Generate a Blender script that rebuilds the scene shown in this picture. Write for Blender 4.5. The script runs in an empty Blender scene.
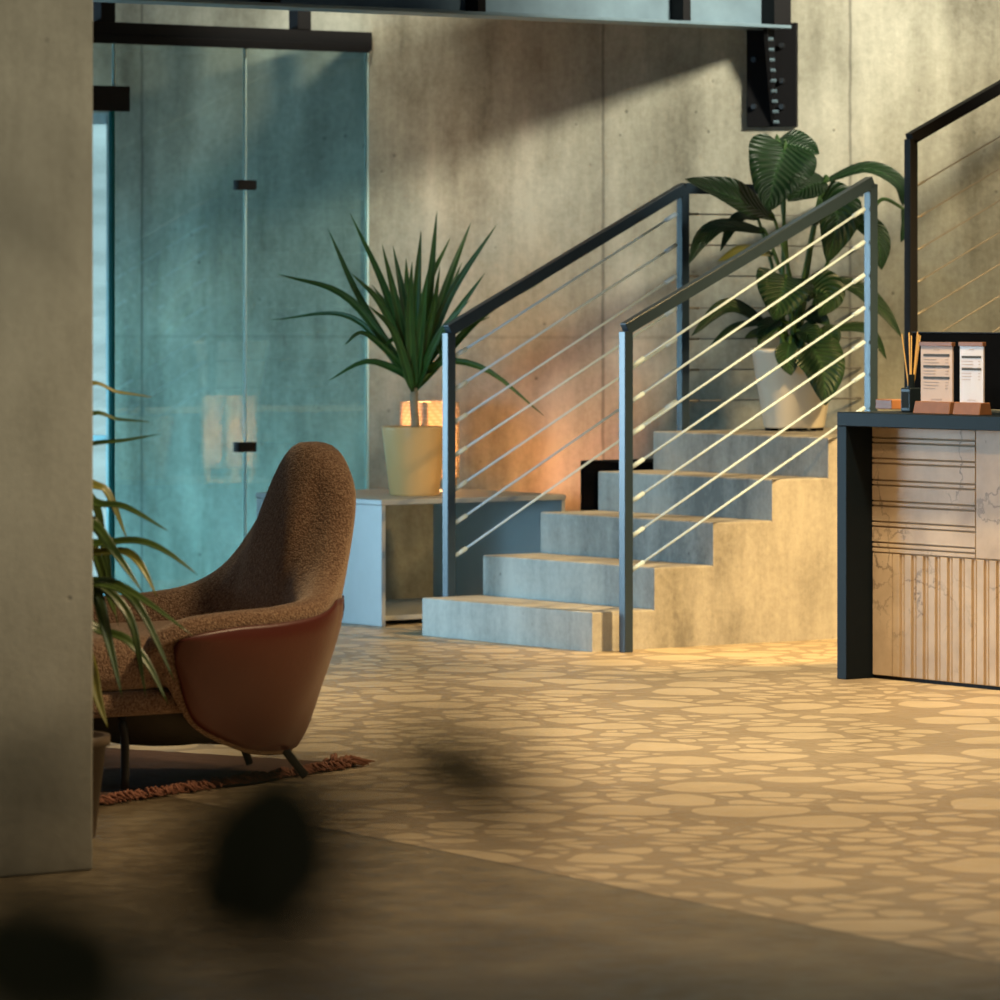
import bpy, bmesh, math, random
from mathutils import Vector, Matrix
random.seed(7)
scene = bpy.context.scene
COL = scene.collection
V = Vector
# ------------------------------------------------------------------ camera frame
F = 4770.0; HZ = 300.0; HC = 1.31
TH = math.radians(54.0)
RD = V((math.sin(TH), -math.cos(TH), 0))      # camera right on plan
DD = V((math.cos(TH), math.sin(TH), 0))       # camera forward on plan
def ray(px, py):
    return DD + RD*((px-500)/F) + V((0, 0, (HZ-py)/F))
CAM = V((0, 0, HC))
def at(px, py, z=None, D=None, X=None, Y=None):
    r = ray(px, py)
    if D is not None: t = D
    elif X is not None: t = X/r.x
    elif Y is not None: t = Y/r.y
    else: t = (z-HC)/r.z
    return CAM + r*t
KW = 0.33                                     # the back wall is turned a little
def wall_D(lat): return 20.73-KW*(lat+0.574)
def on_wall(px, py=300):
    t = (px-500)/F
    D = (20.73-KW*0.574)/(1+KW*t)
    return at(px, py, D=D)
WE = (RD-DD*KW).normalized()                  # along the wall, to the right
WN = (-DD-RD*KW).normalized()                 # out of the wall, to the room

# ------------------------------------------------------------------ materials
def mat(name):
    m = bpy.data.materials.new(name); m.use_nodes = True
    nt = m.node_tree
    return m, nt, nt.nodes['Principled BSDF']
def nd(nt, typ, ins=None, **kw):
    n = nt.nodes.new(typ)
    for k, v in kw.items(): setattr(n, k, v)
    for k, v in (ins or {}).items():
        if hasattr(v, 'is_output') or isinstance(v, bpy.types.NodeSocket): nt.links.new(v, n.inputs[k])
        else: n.inputs[k].default_value = v
    return n
def math_(nt, op, a, b=0.0, c=0.0):
    n = nt.nodes.new('ShaderNodeMath'); n.operation = op
    for i, v in enumerate((a, b, c)):
        if isinstance(v, bpy.types.NodeSocket): nt.links.new(v, n.inputs[i])
        else: n.inputs[i].default_value = v
    return n.outputs[0]
def mixc(nt, fac, a, b, blend='MIX'):
    n = nt.nodes.new('ShaderNodeMix'); n.data_type = 'RGBA'; n.blend_type = blend
    for i, v in ((0, fac), (6, a), (7, b)):
        if isinstance(v, bpy.types.NodeSocket): nt.links.new(v, n.inputs[i])
        elif i == 0: n.inputs[0].default_value = v
        else: n.inputs[i].default_value = (*v, 1) if len(v) == 3 else v
    return n.outputs[2]
def ramp(nt, fac, stops):
    n = nt.nodes.new('ShaderNodeValToRGB'); nt.links.new(fac, n.inputs[0])
    el = n.color_ramp.elements
    while len(el) < len(stops): el.new(0.5)
    for e, (p, c) in zip(el, stops):
        e.position = p; e.color = (*c, 1) if len(c) == 3 else c
    return n.outputs[0]
def rampf(nt, fac, p0, p1, v0=0, v1=1):
    n = nt.nodes.new('ShaderNodeMapRange'); nt.links.new(fac, n.inputs[0])
    n.inputs[1].default_value = p0; n.inputs[2].default_value = p1
    n.inputs[3].default_value = v0; n.inputs[4].default_value = v1
    n.interpolation_type = 'SMOOTHSTEP'
    return n.outputs[0]
def pos(nt): return nt.nodes.new('ShaderNodeNewGeometry').outputs['Position']
def objc(nt): return nt.nodes.new('ShaderNodeTexCoord').outputs['Object']
def noise(nt, vec, scale, detail=4, rough=.55, out=0):
    n = nd(nt, 'ShaderNodeTexNoise', {'Scale': scale, 'Detail': detail, 'Roughness': rough})
    nt.links.new(vec, n.inputs['Vector']); return n.outputs[out]
def vmul(nt, vec, s):
    n = nt.nodes.new('ShaderNodeVectorMath'); n.operation = 'MULTIPLY'
    nt.links.new(vec, n.inputs[0]); n.inputs[1].default_value = s; return n.outputs[0]
def bump(nt, b, h, strength=.3, dist=.01):
    n = nt.nodes.new('ShaderNodeBump'); n.inputs['Strength'].default_value = strength
    n.inputs['Distance'].default_value = dist; nt.links.new(h, n.inputs['Height'])
    nt.links.new(n.outputs[0], b.inputs['Normal'])
def plain(name, col, rough=.5, metal=0.0, var=.12, scale=30, bmp=0.0, spec=.5):
    m, nt, b = mat(name)
    n = noise(nt, objc(nt), scale, 4)
    c = mixc(nt, n, [x*(1-var) for x in col], [min(1, x*(1+var)) for x in col])
    nt.links.new(c, b.inputs['Base Color'])
    b.inputs['Roughness'].default_value = rough; b.inputs['Metallic'].default_value = metal
    b.inputs['Specular IOR Level'].default_value = spec
    if bmp: bump(nt, b, n, bmp, .004)
    return m
def concrete(name, dark, mid, light, seams=(), rough=.75, streak=True, stain=1.0):
    m, nt, b = mat(name)
    p = pos(nt)
    big = noise(nt, vmul(nt, p, (1, 1, .7)), 1.1, 6, .62)
    med = noise(nt, vmul(nt, p, (1, 1, .15)), 5.5, 6, .62)
    fin = noise(nt, p, 38, 5, .65)
    v = math_(nt, 'ADD', math_(nt, 'MULTIPLY', big, .55), math_(nt, 'MULTIPLY', med, .32))
    v = math_(nt, 'ADD', v, math_(nt, 'MULTIPLY', fin, .13))
    c = ramp(nt, v, [(.38, dark), (.5, mid), (.60, light)])
    # pores
    vo = nd(nt, 'ShaderNodeTexVoronoi', {'Scale': 11.0, 'Randomness': 1.0})
    nt.links.new(p, vo.inputs['Vector'])
    pore = rampf(nt, vo.outputs['Distance'], .05, .11, 1, 0)
    pore = math_(nt, 'MULTIPLY', pore, rampf(nt, noise(nt, p, 3.1, 2), .5, .62))
    c = mixc(nt, math_(nt, 'MULTIPLY', pore, .55*stain), c, [x*.35 for x in dark])
    hgt = math_(nt, 'SUBTRACT', fin, pore)
    if seams:
        dt = nt.nodes.new('ShaderNodeVectorMath'); dt.operation = 'DOT_PRODUCT'
        nt.links.new(p, dt.inputs[0]); dt.inputs[1].default_value = WE
        wob = math_(nt, 'MULTIPLY', math_(nt, 'SUBTRACT', noise(nt, p, 9, 3), .5), .012)
        w = math_(nt, 'ADD', dt.outputs['Value'], wob)
        tot = None
        for s in seams:
            d = math_(nt, 'ABSOLUTE', math_(nt, 'SUBTRACT', w, s))
            a = math_(nt, 'ADD', math_(nt, 'MULTIPLY', rampf(nt, d, .002, .010, 1, 0), .45),
                      math_(nt, 'MULTIPLY', rampf(nt, d, .0, .09, 1, 0), .14))
            tot = a if tot is None else math_(nt, 'MAXIMUM', tot, a)
        sep = nt.nodes.new('ShaderNodeSeparateXYZ'); nt.links.new(p, sep.inputs[0])
        dz = math_(nt, 'ABSOLUTE', math_(nt, 'SUBTRACT', sep.outputs['Z'], 1.15))
        tot = math_(nt, 'MAXIMUM', tot, math_(nt, 'MULTIPLY', rampf(nt, dz, .003, .012, 1, 0), .18))
        c = mixc(nt, tot, c, [x*.38 for x in dark])
        hgt = math_(nt, 'SUBTRACT', hgt, tot)
    nt.links.new(c, b.inputs['Base Color'])
    b.inputs['Roughness'].default_value = rough
    bump(nt, b, hgt, .35, .004)
    return m

M = {}
M['wall'] = concrete('wall concrete', (.16, .15, .11), (.36, .35, .275), (.55, .535, .435),
                     seams=[on_wall(x).dot(WE) for x in (142, 603, 850)])
M['column'] = concrete('column concrete', (.25, .235, .185), (.38, .36, .29), (.46, .44, .36), rough=.8)
M['stair'] = concrete('stair concrete', (.17, .16, .14), (.38, .36, .315), (.54, .515, .45))
M['black'] = plain('black painted steel', (.006, .006, .007), .6, 0, .2, spec=.15)
M['rail'] = plain('dark grey painted steel', (.02, .036, .054), .3, 0, .12, spec=.5)
M['galv'] = plain('galvanised steel', (.19, .28, .34), .38, .4, .35, 7, .15)
M['cable'] = plain('steel wire', (.44, .58, .72), .55, .0, .05)
M['deskmetal'] = plain('blue black steel', (.004, .009, .014), .5, .0, .15, spec=.18)
M['tablemetal'] = plain('grey sheet metal', (.35, .36, .36), .5, .2, .08, 12)
M['leather'] = plain('brown leather', (.10, .019, .010), .4, 0, .12, 90, .12)
M['seam'] = plain('dark leather seam', (.05, .014, .009), .5, 0, .1)
M['blackleg'] = plain('black leg steel', (.016, .018, .018), .35, 0, .2)
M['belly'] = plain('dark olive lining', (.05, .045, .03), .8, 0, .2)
M['beige'] = plain('beige glazed pot', (.74, .46, .19), .35, 0, .04, 8)
M['white'] = plain('white ceramic pot', (.78, .72, .60), .4, 0, .04, 8)
M['brownpot'] = plain('brown pot', (.10, .065, .035), .5, 0, .15)
M['soil'] = plain('soil', (.025, .018, .012), .95, 0, .5, 60, .8)
M['trunk'] = plain('ringed stem', (.34, .27, .17), .8, 0, .35, 40, .6)
M['stem'] = plain('green stem', (.06, .14, .03), .5, 0, .3)
M['lampwood'] = plain('pale lamp wood', (.5, .33, .18), .5, 0, .15)
M['menuwood'] = plain('oiled walnut block', (.22, .095, .04), .45, 0, .25, 25)
M['paper'] = plain('menu paper', (.56, .44, .38), .5, 0, .03)
M['gpaper'] = plain('glossy menu sleeve', (.56, .50, .49), .2, 0, .03)
M['ink'] = plain('menu ink', (.05, .045, .035), .6, 0, .1)
M['faintink'] = plain('faint menu ink', (.42, .33, .28), .6, 0, .1)
M['reed'] = plain('reed', (.75, .47, .15), .6, 0, .15)
M['bottle'] = plain('dark bottle', (.008, .014, .02), .35, 0, .2, spec=.3)
M['tag'] = plain('bottle tag', (.02, .03, .038), .8, 0, .2, spec=.1)
M['screen'] = plain('black plastic', (.003, .003, .0032), .85, 0, .2, spec=.05)
M['fitting'] = plain('dark bronze fitting', (.010, .009, .009), .5, .0, .2, spec=.2)
M['bolt'] = plain('bolt steel', (.06, .065, .07), .3, .7, .2)
M['rug'] = plain('brown rug pile', (.10, .05, .03), .95, 0, .4, 45, .8)
M['fringe'] = plain('pink brown rug fringe', (.33, .14, .085), .9, 0, .35, 60)
M['bulb'] = None

def boucle():
    m, nt, b = mat('boucle wool')
    p = objc(nt)
    vo = nd(nt, 'ShaderNodeTexVoronoi', {'Scale': 210.0, 'Randomness': 1.0}); nt.links.new(p, vo.inputs['Vector'])
    n = noise(nt, p, 120, 4, .6)
    big = noise(nt, p, 6, 3)
    v = math_(nt, 'ADD', math_(nt, 'MULTIPLY', vo.outputs['Distance'], -.55), math_(nt, 'MULTIPLY', n, .9))
    c = ramp(nt, v, [(.0, (.13, .07, .045)), (.28, (.33, .21, .135)), (.55, (.58, .44, .31))])
    c = mixc(nt, math_(nt, 'MULTIPLY', big, .25), c, (.27, .15, .09))
    nt.links.new(c, b.inputs['Base Color'])
    b.inputs['Roughness'].default_value = .95
    b.inputs['Specular IOR Level'].default_value = .1
    b.inputs['Sheen Weight'].default_value = .9
    b.inputs['Sheen Roughness'].default_value = .5
    b.inputs['Sheen Tint'].default_value = (.8, .65, .5, 1)
    bump(nt, b, v, .8, .006)
    return m
M['boucle'] = boucle()

def floor_mat():
    m, nt, b = mat('pebble stencilled floor')
    p = pos(nt)
    sep = nt.nodes.new('ShaderNodeSeparateXYZ'); nt.links.new(p, sep.inputs[0])
    X, Y = sep.outputs['X'], sep.outputs['Y']
    flat = vmul(nt, p, (1, 1, 0))
    wn = noise(nt, flat, 3.5, 2, .5, 1)
    off = nt.nodes.new('ShaderNodeVectorMath'); off.operation = 'MULTIPLY_ADD'
    nt.links.new(wn, off.inputs[0]); off.inputs[1].default_value = (.12, .12, 0); nt.links.new(flat, off.inputs[2])
    q = off.outputs[0]
    def vor(scale, feat, rnd=.85):
        n = nd(nt, 'ShaderNodeTexVoronoi', {'Scale': scale, 'Randomness': rnd}, feature=feat, voronoi_dimensions='2D')
        nt.links.new(q, n.inputs['Vector']); return n
    eA = vor(3.3, 'DISTANCE_TO_EDGE', .9).outputs['Distance']
    fA = vor(3.3, 'F1', .9); gA = vor(3.3, 'F2', .9); fB = vor(7.2, 'F1', .9); gB = vor(7.2, 'F2', .9)
    ra = math_(nt, 'DIVIDE', fA.outputs['Distance'], gA.outputs['Distance'])
    rb = math_(nt, 'DIVIDE', fB.outputs['Distance'], gB.outputs['Distance'])
    sc = nt.nodes.new('ShaderNodeSeparateColor'); nt.links.new(fA.outputs['Color'], sc.inputs[0])
    isbig = math_(nt, 'GREATER_THAN', sc.outputs[0], .62)
    pa = math_(nt, 'MULTIPLY', rampf(nt, ra, .66, .71, 1, 0), rampf(nt, fA.outputs['Distance'], .46, .50, 1, 0))
    pb = math_(nt, 'MULTIPLY', rampf(nt, rb, .63, .70, 1, 0), rampf(nt, fB.outputs['Distance'], .47, .53, 1, 0))
    pb = math_(nt, 'MULTIPLY', pb, rampf(nt, eA, .02, .05))
    n = nt.nodes.new('ShaderNodeMix'); n.data_type = 'FLOAT'
    nt.links.new(isbig, n.inputs[0]); nt.links.new(pb, n.inputs[2]); nt.links.new(pa, n.inputs[3])
    peb = n.outputs[0]
    # the pebble field starts at a straight joint across the room
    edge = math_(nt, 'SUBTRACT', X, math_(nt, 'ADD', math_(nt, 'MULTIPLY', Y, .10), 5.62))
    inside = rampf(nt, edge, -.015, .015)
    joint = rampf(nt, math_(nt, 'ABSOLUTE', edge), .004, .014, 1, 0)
    cl = noise(nt, flat, 2.2, 6, .65); fi = noise(nt, flat, 16, 5, .6)
    k = math_(nt, 'ADD', math_(nt, 'MULTIPLY', cl, .65), math_(nt, 'MULTIPLY', fi, .35))
    grout = ramp(nt, k, [(.3, (.28, .21, .125)), (.7, (.40, .31, .20))])
    stone = ramp(nt, k, [(.3, (.46, .36, .22)), (.7, (.64, .52, .34))])
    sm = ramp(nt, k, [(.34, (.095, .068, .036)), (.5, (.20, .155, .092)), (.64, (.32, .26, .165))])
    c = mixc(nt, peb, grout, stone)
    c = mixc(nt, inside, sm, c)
    c = mixc(nt, math_(nt, 'MULTIPLY', joint, .6), c, (.06, .045, .03))
    nt.links.new(c, b.inputs['Base Color'])
    r = rampf(nt, fi, .3, .7, .36, .55)
    nt.links.new(r, b.inputs['Roughness'])
    b.inputs['Specular IOR Level'].default_value = .55
    bump(nt, b, fi, .08, .002)
    return m
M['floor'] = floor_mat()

def glass_mat():
    m = bpy.data.materials.new('tinted glass'); m.use_nodes = True
    nt = m.node_tree; nt.nodes.clear()
    tr = nd(nt, 'ShaderNodeBsdfTransparent', {'Color': (.86, .93, .93, 1)})
    gl = nd(nt, 'ShaderNodeBsdfGlossy', {'Color': (.85, .97, 1, 1), 'Roughness': .012})
    fr = nd(nt, 'ShaderNodeFresnel', {'IOR': 1.62})
    mx = nt.nodes.new('ShaderNodeMixShader')
    nt.links.new(fr.outputs[0], mx.inputs[0]); nt.links.new(tr.outputs[0], mx.inputs[1]); nt.links.new(gl.outputs[0], mx.inputs[2])
    o = nt.nodes.new('ShaderNodeOutputMaterial'); nt.links.new(mx.outputs[0], o.inputs[0])
    return m
M['glass'] = glass_mat()
M['glassedge'] = plain('polished glass edge', (.62, .86, .84), .25, 0, .05)
M['tealedge'] = plain('thick teal glass edge', (.01, .14, .14), .7, 0, .1, spec=.1)

def emis(name, col, strength, stripes=False):
    m = bpy.data.materials.new(name); m.use_nodes = True
    nt = m.node_tree; nt.nodes.clear()
    e = nd(nt, 'ShaderNodeEmission', {'Color': (*col, 1), 'Strength': strength})
    if stripes:
        p = pos(nt)
        n = noise(nt, vmul(nt, p, (.6, .6, 5)), 2.0, 3)
        c = ramp(nt, n, [(.3, [x*.62 for x in col]), (.7, col)])
        nt.links.new(c, e.inputs['Color'])
    o = nt.nodes.new('ShaderNodeOutputMaterial'); nt.links.new(e.outputs[0], o.inputs[0])
    return m
M['bulb'] = emis('glowing bulb', (1, .62, .28), 30)
M['daylight'] = emis('daylight outside window', (.66, .92, .97), 1.0, True)

def shade_mat():
    m = bpy.data.materials.new('woven shade'); m.use_nodes = True
    nt = m.node_tree; nt.nodes.clear()
    p = objc(nt)
    wv = nd(nt, 'ShaderNodeTexWave', {'Scale': 22.0, 'Distortion': 1.0, 'Detail': 1.0}, bands_direction='Z'); nt.links.new(p, wv.inputs['Vector'])
    wx = nd(nt, 'ShaderNodeTexWave', {'Scale': 16.0, 'Distortion': .6}, bands_direction='DIAGONAL'); nt.links.new(p, wx.inputs['Vector'])
    k = math_(nt, 'MULTIPLY', wv.outputs['Fac'], wx.outputs['Fac'])
    c = ramp(nt, k, [(.0, (.74, .64, .50)), (.6, (.90, .84, .74))])
    d = nt.nodes.new('ShaderNodeBsdfDiffuse'); t = nt.nodes.new('ShaderNodeBsdfTranslucent')
    nt.links.new(c, d.inputs[0]); nt.links.new(c, t.inputs[0])
    mx = nt.nodes.new('ShaderNodeMixShader'); mx.inputs[0].default_value = .6
    nt.links.new(d.outputs[0], mx.inputs[1]); nt.links.new(t.outputs[0], mx.inputs[2])
    o = nt.nodes.new('ShaderNodeOutputMaterial'); nt.links.new(mx.outputs[0], o.inputs[0])
    return m
M['shade'] = shade_mat()

def leaf_mat(name, c0, c1, veins=0, rough=.38):
    m, nt, b = mat(name)
    uv = nt.nodes.new('ShaderNodeTexCoord').outputs['UV']
    sep = nt.nodes.new('ShaderNodeSeparateXYZ'); nt.links.new(uv, sep.inputs[0])
    u = math_(nt, 'ABSOLUTE', math_(nt, 'SUBTRACT', sep.outputs['X'], .5))
    n = noise(nt, pos(nt), 14, 3)
    c = mixc(nt, n, c0, c1)
    mid = rampf(nt, u, .015, .06, .6, 0)
    c = mixc(nt, mid, c, [min(1, x*1.7) for x in c1])
    if veins:
        ph = math_(nt, 'MULTIPLY', math_(nt, 'SUBTRACT', sep.outputs['Y'], math_(nt, 'MULTIPLY', u, .55)), veins*6.283)
        s = math_(nt, 'SINE', ph)
        c = mixc(nt, rampf(nt, s, .55, 1, 0, .5), c, [x*.45 for x in c0])
        bump(nt, b, s, .55, .006)
    nt.links.new(c, b.inputs['Base Color'])
    b.inputs['Roughness'].default_value = rough
    return m
M['dracaena'] = leaf_mat('dracaena leaf', (.022, .066, .012), (.07, .17, .03))
M['lily'] = leaf_mat('broad glossy leaf', (.008, .032, .010), (.022, .07, .018), 11, .42)
M['palm'] = leaf_mat('palm leaf', (.02, .045, .008), (.075, .12, .02))
M['yellowleaf'] = leaf_mat('yellow green leaf', (.14, .14, .02), (.24, .22, .04))
M['near'] = leaf_mat('shrub leaf', (.09, .085, .025), (.14, .115, .035), 0, .8)

def marble():
    m, nt, b = mat('veined travertine')
    p = pos(nt)
    n = noise(nt, p, 5, 8, .62, 1)
    off = nt.nodes.new('ShaderNodeVectorMath'); off.operation = 'MULTIPLY_ADD'
    nt.links.new(n, off.inputs[0]); off.inputs[1].default_value = (.35, .35, .35); nt.links.new(p, off.inputs[2])
    vo = nd(nt, 'ShaderNodeTexVoronoi', {'Scale': 4.2}, feature='DISTANCE_TO_EDGE'); nt.links.new(off.outputs[0], vo.inputs['Vector'])
    vein = math_(nt, 'MULTIPLY', rampf(nt, vo.outputs['Distance'], .0, .035, 1, 0), rampf(nt, noise(nt, p, 3.3, 2), .45, .65))
    k = noise(nt, p, 7, 6)
    c = ramp(nt, k, [(.3, (.42, .32, .225)), (.7, (.60, .48, .355))])
    c = mixc(nt, math_(nt, 'MULTIPLY', vein, .85), c, (.16, .12, .09))
    nt.links.new(c, b.inputs['Base Color']); b.inputs['Roughness'].default_value = .45
    return m
M['marble'] = marble()
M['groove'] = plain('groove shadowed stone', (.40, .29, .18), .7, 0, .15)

# ------------------------------------------------------------------ mesh helpers
def link(name, me, m=None, parent=None, loc=None):
    o = bpy.data.objects.new(name, me); COL.objects.link(o)
    if me is not None and m is not None:
        for x in (m if isinstance(m, (list, tuple)) else [m]): me.materials.append(x)
    if parent is not None: o.parent = parent
    if loc is not None: o.location = loc
    return o
def obj(name, bm, m, parent=None, loc=None, smooth=False):
    bmesh.ops.recalc_face_normals(bm, faces=bm.faces)
    me = bpy.data.meshes.new(name); bm.to_mesh(me); bm.free()
    if smooth:
        for p in me.polygons: p.use_smooth = True
    return link(name, me, m, parent, loc)
def empty(name, loc, label, cat, group=None, rz=0):
    o = link(name, None); o.location = loc; o.rotation_euler.z = rz; o.empty_display_size = .1
    return tag(o, label, cat, group)
def tag(o, label=None, cat=None, group=None, kind=None):
    if label: o['label'] = label
    if cat: o['category'] = cat
    if group: o['group'] = group
    if kind: o['kind'] = kind
    return o
def box(bm, lo, hi, bev=0.0, mi=0, seg=2):
    lo, hi = V(lo), V(hi)
    r = bmesh.ops.create_cube(bm, size=1)
    vs = r['verts']
    bmesh.ops.scale(bm, vec=hi-lo, verts=vs); bmesh.ops.translate(bm, vec=(lo+hi)/2, verts=vs)
    fs = list({f for v in vs for f in v.link_faces})
    for f in fs: f.material_index = mi
    if bev:
        es = list({e for v in vs for e in v.link_edges})
        bmesh.ops.bevel(bm, geom=es, offset=bev, segments=seg, profile=.5, affect='EDGES')
def obox(bm, c, ax, ay, az, bev=0.0):
    """box at centre c spanned by the half axes ax ay az"""
    vs = [bm.verts.new(V(c)+sx*ax+sy*ay+sz*az) for sx in (-1, 1) for sy in (-1, 1) for sz in (-1, 1)]
    fs = []
    for q in ((0, 1, 3, 2), (4, 6, 7, 5), (0, 4, 5, 1), (2, 3, 7, 6), (0, 2, 6, 4), (1, 5, 7, 3)):
        fs.append(bm.faces.new([vs[i] for i in q]))
    if bev:
        es = list({e for v in vs for e in v.link_edges})
        bmesh.ops.bevel(bm, geom=es, offset=bev, segments=2, profile=.5, affect='EDGES')
    return fs
def cat(pts, n, closed=False):
    pts = [V(p) for p in pts]; out = []; N = len(pts)
    segs = N if closed else N-1
    for i in range(segs):
        if closed: p0, p1, p2, p3 = pts[(i-1) % N], pts[i], pts[(i+1) % N], pts[(i+2) % N]
        else:
            p1, p2 = pts[i], pts[i+1]
            p0 = pts[i-1] if i else p1*2-p2
            p3 = pts[i+2] if i+2 < N else p2*2-p1
        for k in range(n):
            t = k/n
            out.append(.5*((2*p1)+(p2-p0)*t+(2*p0-5*p1+4*p2-p3)*t*t+(3*p1-p0-3*p2+p3)*t**3))
    if not closed: out.append(pts[-1])
    return out
def tube(bm, pts, rad, seg=8, caps=True):
    pts = [V(p) for p in pts]; n = len(pts)
    rads = rad if isinstance(rad, (list, tuple)) else [rad]*n
    rings = []
    ref = V((0, 0, 1))
    for i, p in enumerate(pts):
        t = (pts[min(i+1, n-1)]-pts[max(i-1, 0)]).normalized()
        h = ref if abs(t.dot(ref)) < .95 else V((1, 0, 0))
        a = t.cross(h).normalized(); b = t.cross(a)
        rings.append([bm.verts.new(p+(a*math.cos(2*math.pi*k/seg)+b*math.sin(2*math.pi*k/seg))*rads[i]) for k in range(seg)])
    for i in range(n-1):
        for k in range(seg):
            bm.faces.new((rings[i][k], rings[i][(k+1) % seg], rings[i+1][(k+1) % seg], rings[i+1][k]))
    if caps:
        bm.faces.new(rings[0]); bm.faces.new(rings[-1])
def lathe(bm, prof, seg=40, c=(0, 0, 0), capb=True):
    c = V(c); rings = []
    for r, z in prof:
        rings.append([bm.verts.new(c+V((r*math.cos(2*math.pi*k/seg), r*math.sin(2*math.pi*k/seg), z))) for k in range(seg)])
    for i in range(len(prof)-1):
        for k in range(seg):
            bm.faces.new((rings[i][k], rings[i][(k+1) % seg], rings[i+1][(k+1) % seg], rings[i+1][k]))
    if capb: bm.faces.new(rings[0])
    bm.faces.new(rings[-1])
def NB(): return bmesh.new()

TOCAM = -DD
def leaf(parent, pts, width, m, hint=None, fold=.22, prof='lance', nseg=16, origin=None, name='leaf', wave=0.0):
    """one blade: midrib through pts (world), width in metres, folded along the midrib"""
    mid = cat(pts, max(2, nseg//(len(pts)-1)))
    n = len(mid); bm = NB(); uvl = bm.loops.layers.uv.new('UVMap')
    hint = V(hint) if hint is not None else (TOCAM*.7+V((0, 0, .7)))
    rows = []; org = V(origin) if origin is not None else V((0, 0, 0))
    ph = random.random()*6.28
    for i, p in enumerate(mid):
        s = i/(n-1)
        t = (mid[min(i+1, n-1)]-mid[max(i-1, 0)]).normalized()
        side = t.cross(hint)
        if side.length < 1e-3: side = t.cross(V((1, .3, .1)))
        side.normalize(); nor = side.cross(t).normalized()
        if prof == 'lance': w = (min(1, s*5+.35))*(1-s**2.2)**.9
        elif prof == 'broad': w = math.sin(math.pi*min(1, s*.93+.07)**.62)**.75 if s < 1 else 0
        else: w = math.sin(math.pi*(s*.96+.04))**.8
        w = max(w, .02)*width*.5
        row = []
        for u in (-1, -.5, 0, .5, 1):
            q = p+side*u*w+nor*(abs(u)**1.3*w*fold*2-.0) + nor*wave*w*math.sin(9*s+ph+u)*abs(u)
            row.append((bm.verts.new(q-org), (u*.5+.5, s)))
        rows.append(row)
    for i in range(n-1):
        for k in range(4):
            a, b, c, d = rows[i][k], rows[i][k+1], rows[i+1][k+1], rows[i+1][k]
            f = bm.faces.new((a[0], b[0], c[0], d[0]))
            for l, x in zip(f.loops, (a, b, c, d)): l[uvl].uv = x[1]
            f.smooth = True
    me = bpy.data.meshes.new(name); bm.to_mesh(me); bm.free()
    o = link(name, me, m, parent)
    sd = o.modifiers.new('thickness', 'SOLIDIFY'); sd.thickness = .0012; sd.offset = 0
    return o

# ------------------------------------------------------------------ the setting
bm = NB()
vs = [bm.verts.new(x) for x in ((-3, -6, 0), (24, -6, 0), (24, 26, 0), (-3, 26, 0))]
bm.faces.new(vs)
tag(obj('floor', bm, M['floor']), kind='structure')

def wall_slab(bm, x0, x1, z0, z1, th=.25, front=0.0):
    a = on_wall(x0); b = on_wall(x1)
    a = V((a.x, a.y, 0))+WN*front; b = V((b.x, b.y, 0))+WN*front
    bk = -WN*th
    obox(bm, (a+b)/2+bk/2+V((0, 0, (z0+z1)/2)), (b-a)/2, bk/2, V((0, 0, (z1-z0)/2)))
bm = NB()
wall_slab(bm, 108, 1900, 0, 4.6)
wall_slab(bm, -420, 108.01, 2.14, 4.6)
wall_slab(bm, -420, 10, 0, 2.141)
tag(obj('wall_back', bm, M['wall']), kind='structure')
# window at the far left of the back wall
bm = NB(); wall_slab(bm, 10, 108, .02, 2.14, th=.02, front=-.12)
win = tag(obj('window_1', bm, M['daylight']), kind='structure')
bm = NB()
for x0, x1, z0, z1 in ((104.5, 108, 0, 2.14), (10, 13, 0, 2.14), (10, 108, 2.09, 2.14), (10, 108, 0, .05), (10, 108, .68, .71)):
    wall_slab(bm, x0, x1, z0, z1, th=.08, front=-.02)
obj('window_frame', bm, plain('pale window frame', (.55, .66, .70), .5), win)
# column at the left edge
cx, cy = 5.69, 9.42
bm = NB(); box(bm, (4.3, cy, 0), (cx, cy+.36, 4.6), .006)
tag(obj('wall_left', bm, M['column']), kind='structure')

# ------------------------------------------------------------------ staircase
YN, YF = 14.16, 15.26
XS = [10.712, 11.005, 11.287, 11.575, 11.855]
ZS = [.147, .304, .466, .623, .779]
st = empty('concrete_staircase', (XS[0], YN, 0), 'grey concrete staircase of five steps rising to a landing against the back wall', 'stairs')
def slab_poly(name, poly, z0, z1, parent, m, bev=.006):
    bm = NB(); o = V(parent.location)
    lo = [bm.verts.new(V((x, y, z0))-o) for x, y in poly]; hi = [bm.verts.new(V((x, y, z1))-o) for x, y in poly]
    bm.faces.new(lo); bm.faces.new(hi); n = len(poly)
    for i in range(n): bm.faces.new((lo[i], lo[(i+1) % n], hi[(i+1) % n], hi[i]))
    if bev:
        es = [e for e in bm.edges if abs(e.verts[0].co.z-(z1-o.z)) < 1e-5 and abs(e.verts[1].co.z-(z1-o.z)) < 1e-5]
        bmesh.ops.bevel(bm, geom=es, offset=bev, segments=2, profile=.5, affect='EDGES')
    return obj(name, bm, m, parent)
for i in range(4):
    slab_poly('step', [(XS[i], YN), (XS[i+1], YN), (XS[i+1], YF), (XS[i], YF)], 0, ZS[i], st, M['stair'])
def wall_x(y):        # X of the wall's face at a given Y
    lo, hi = 8.0, 18.0
    for _ in range(50):
        x = (lo+hi)/2; p = V((x, y, 0))
        if p.dot(DD) < wall_D(p.dot(RD)): lo = x
        else: hi = x
    return lo
slab_poly('landing', [(XS[4], YN), (wall_x(YN)-.004, YN), (wall_x(YF)-.004, YF), (XS[4], YF)], 0, ZS[4], st, M['stair'])

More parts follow.
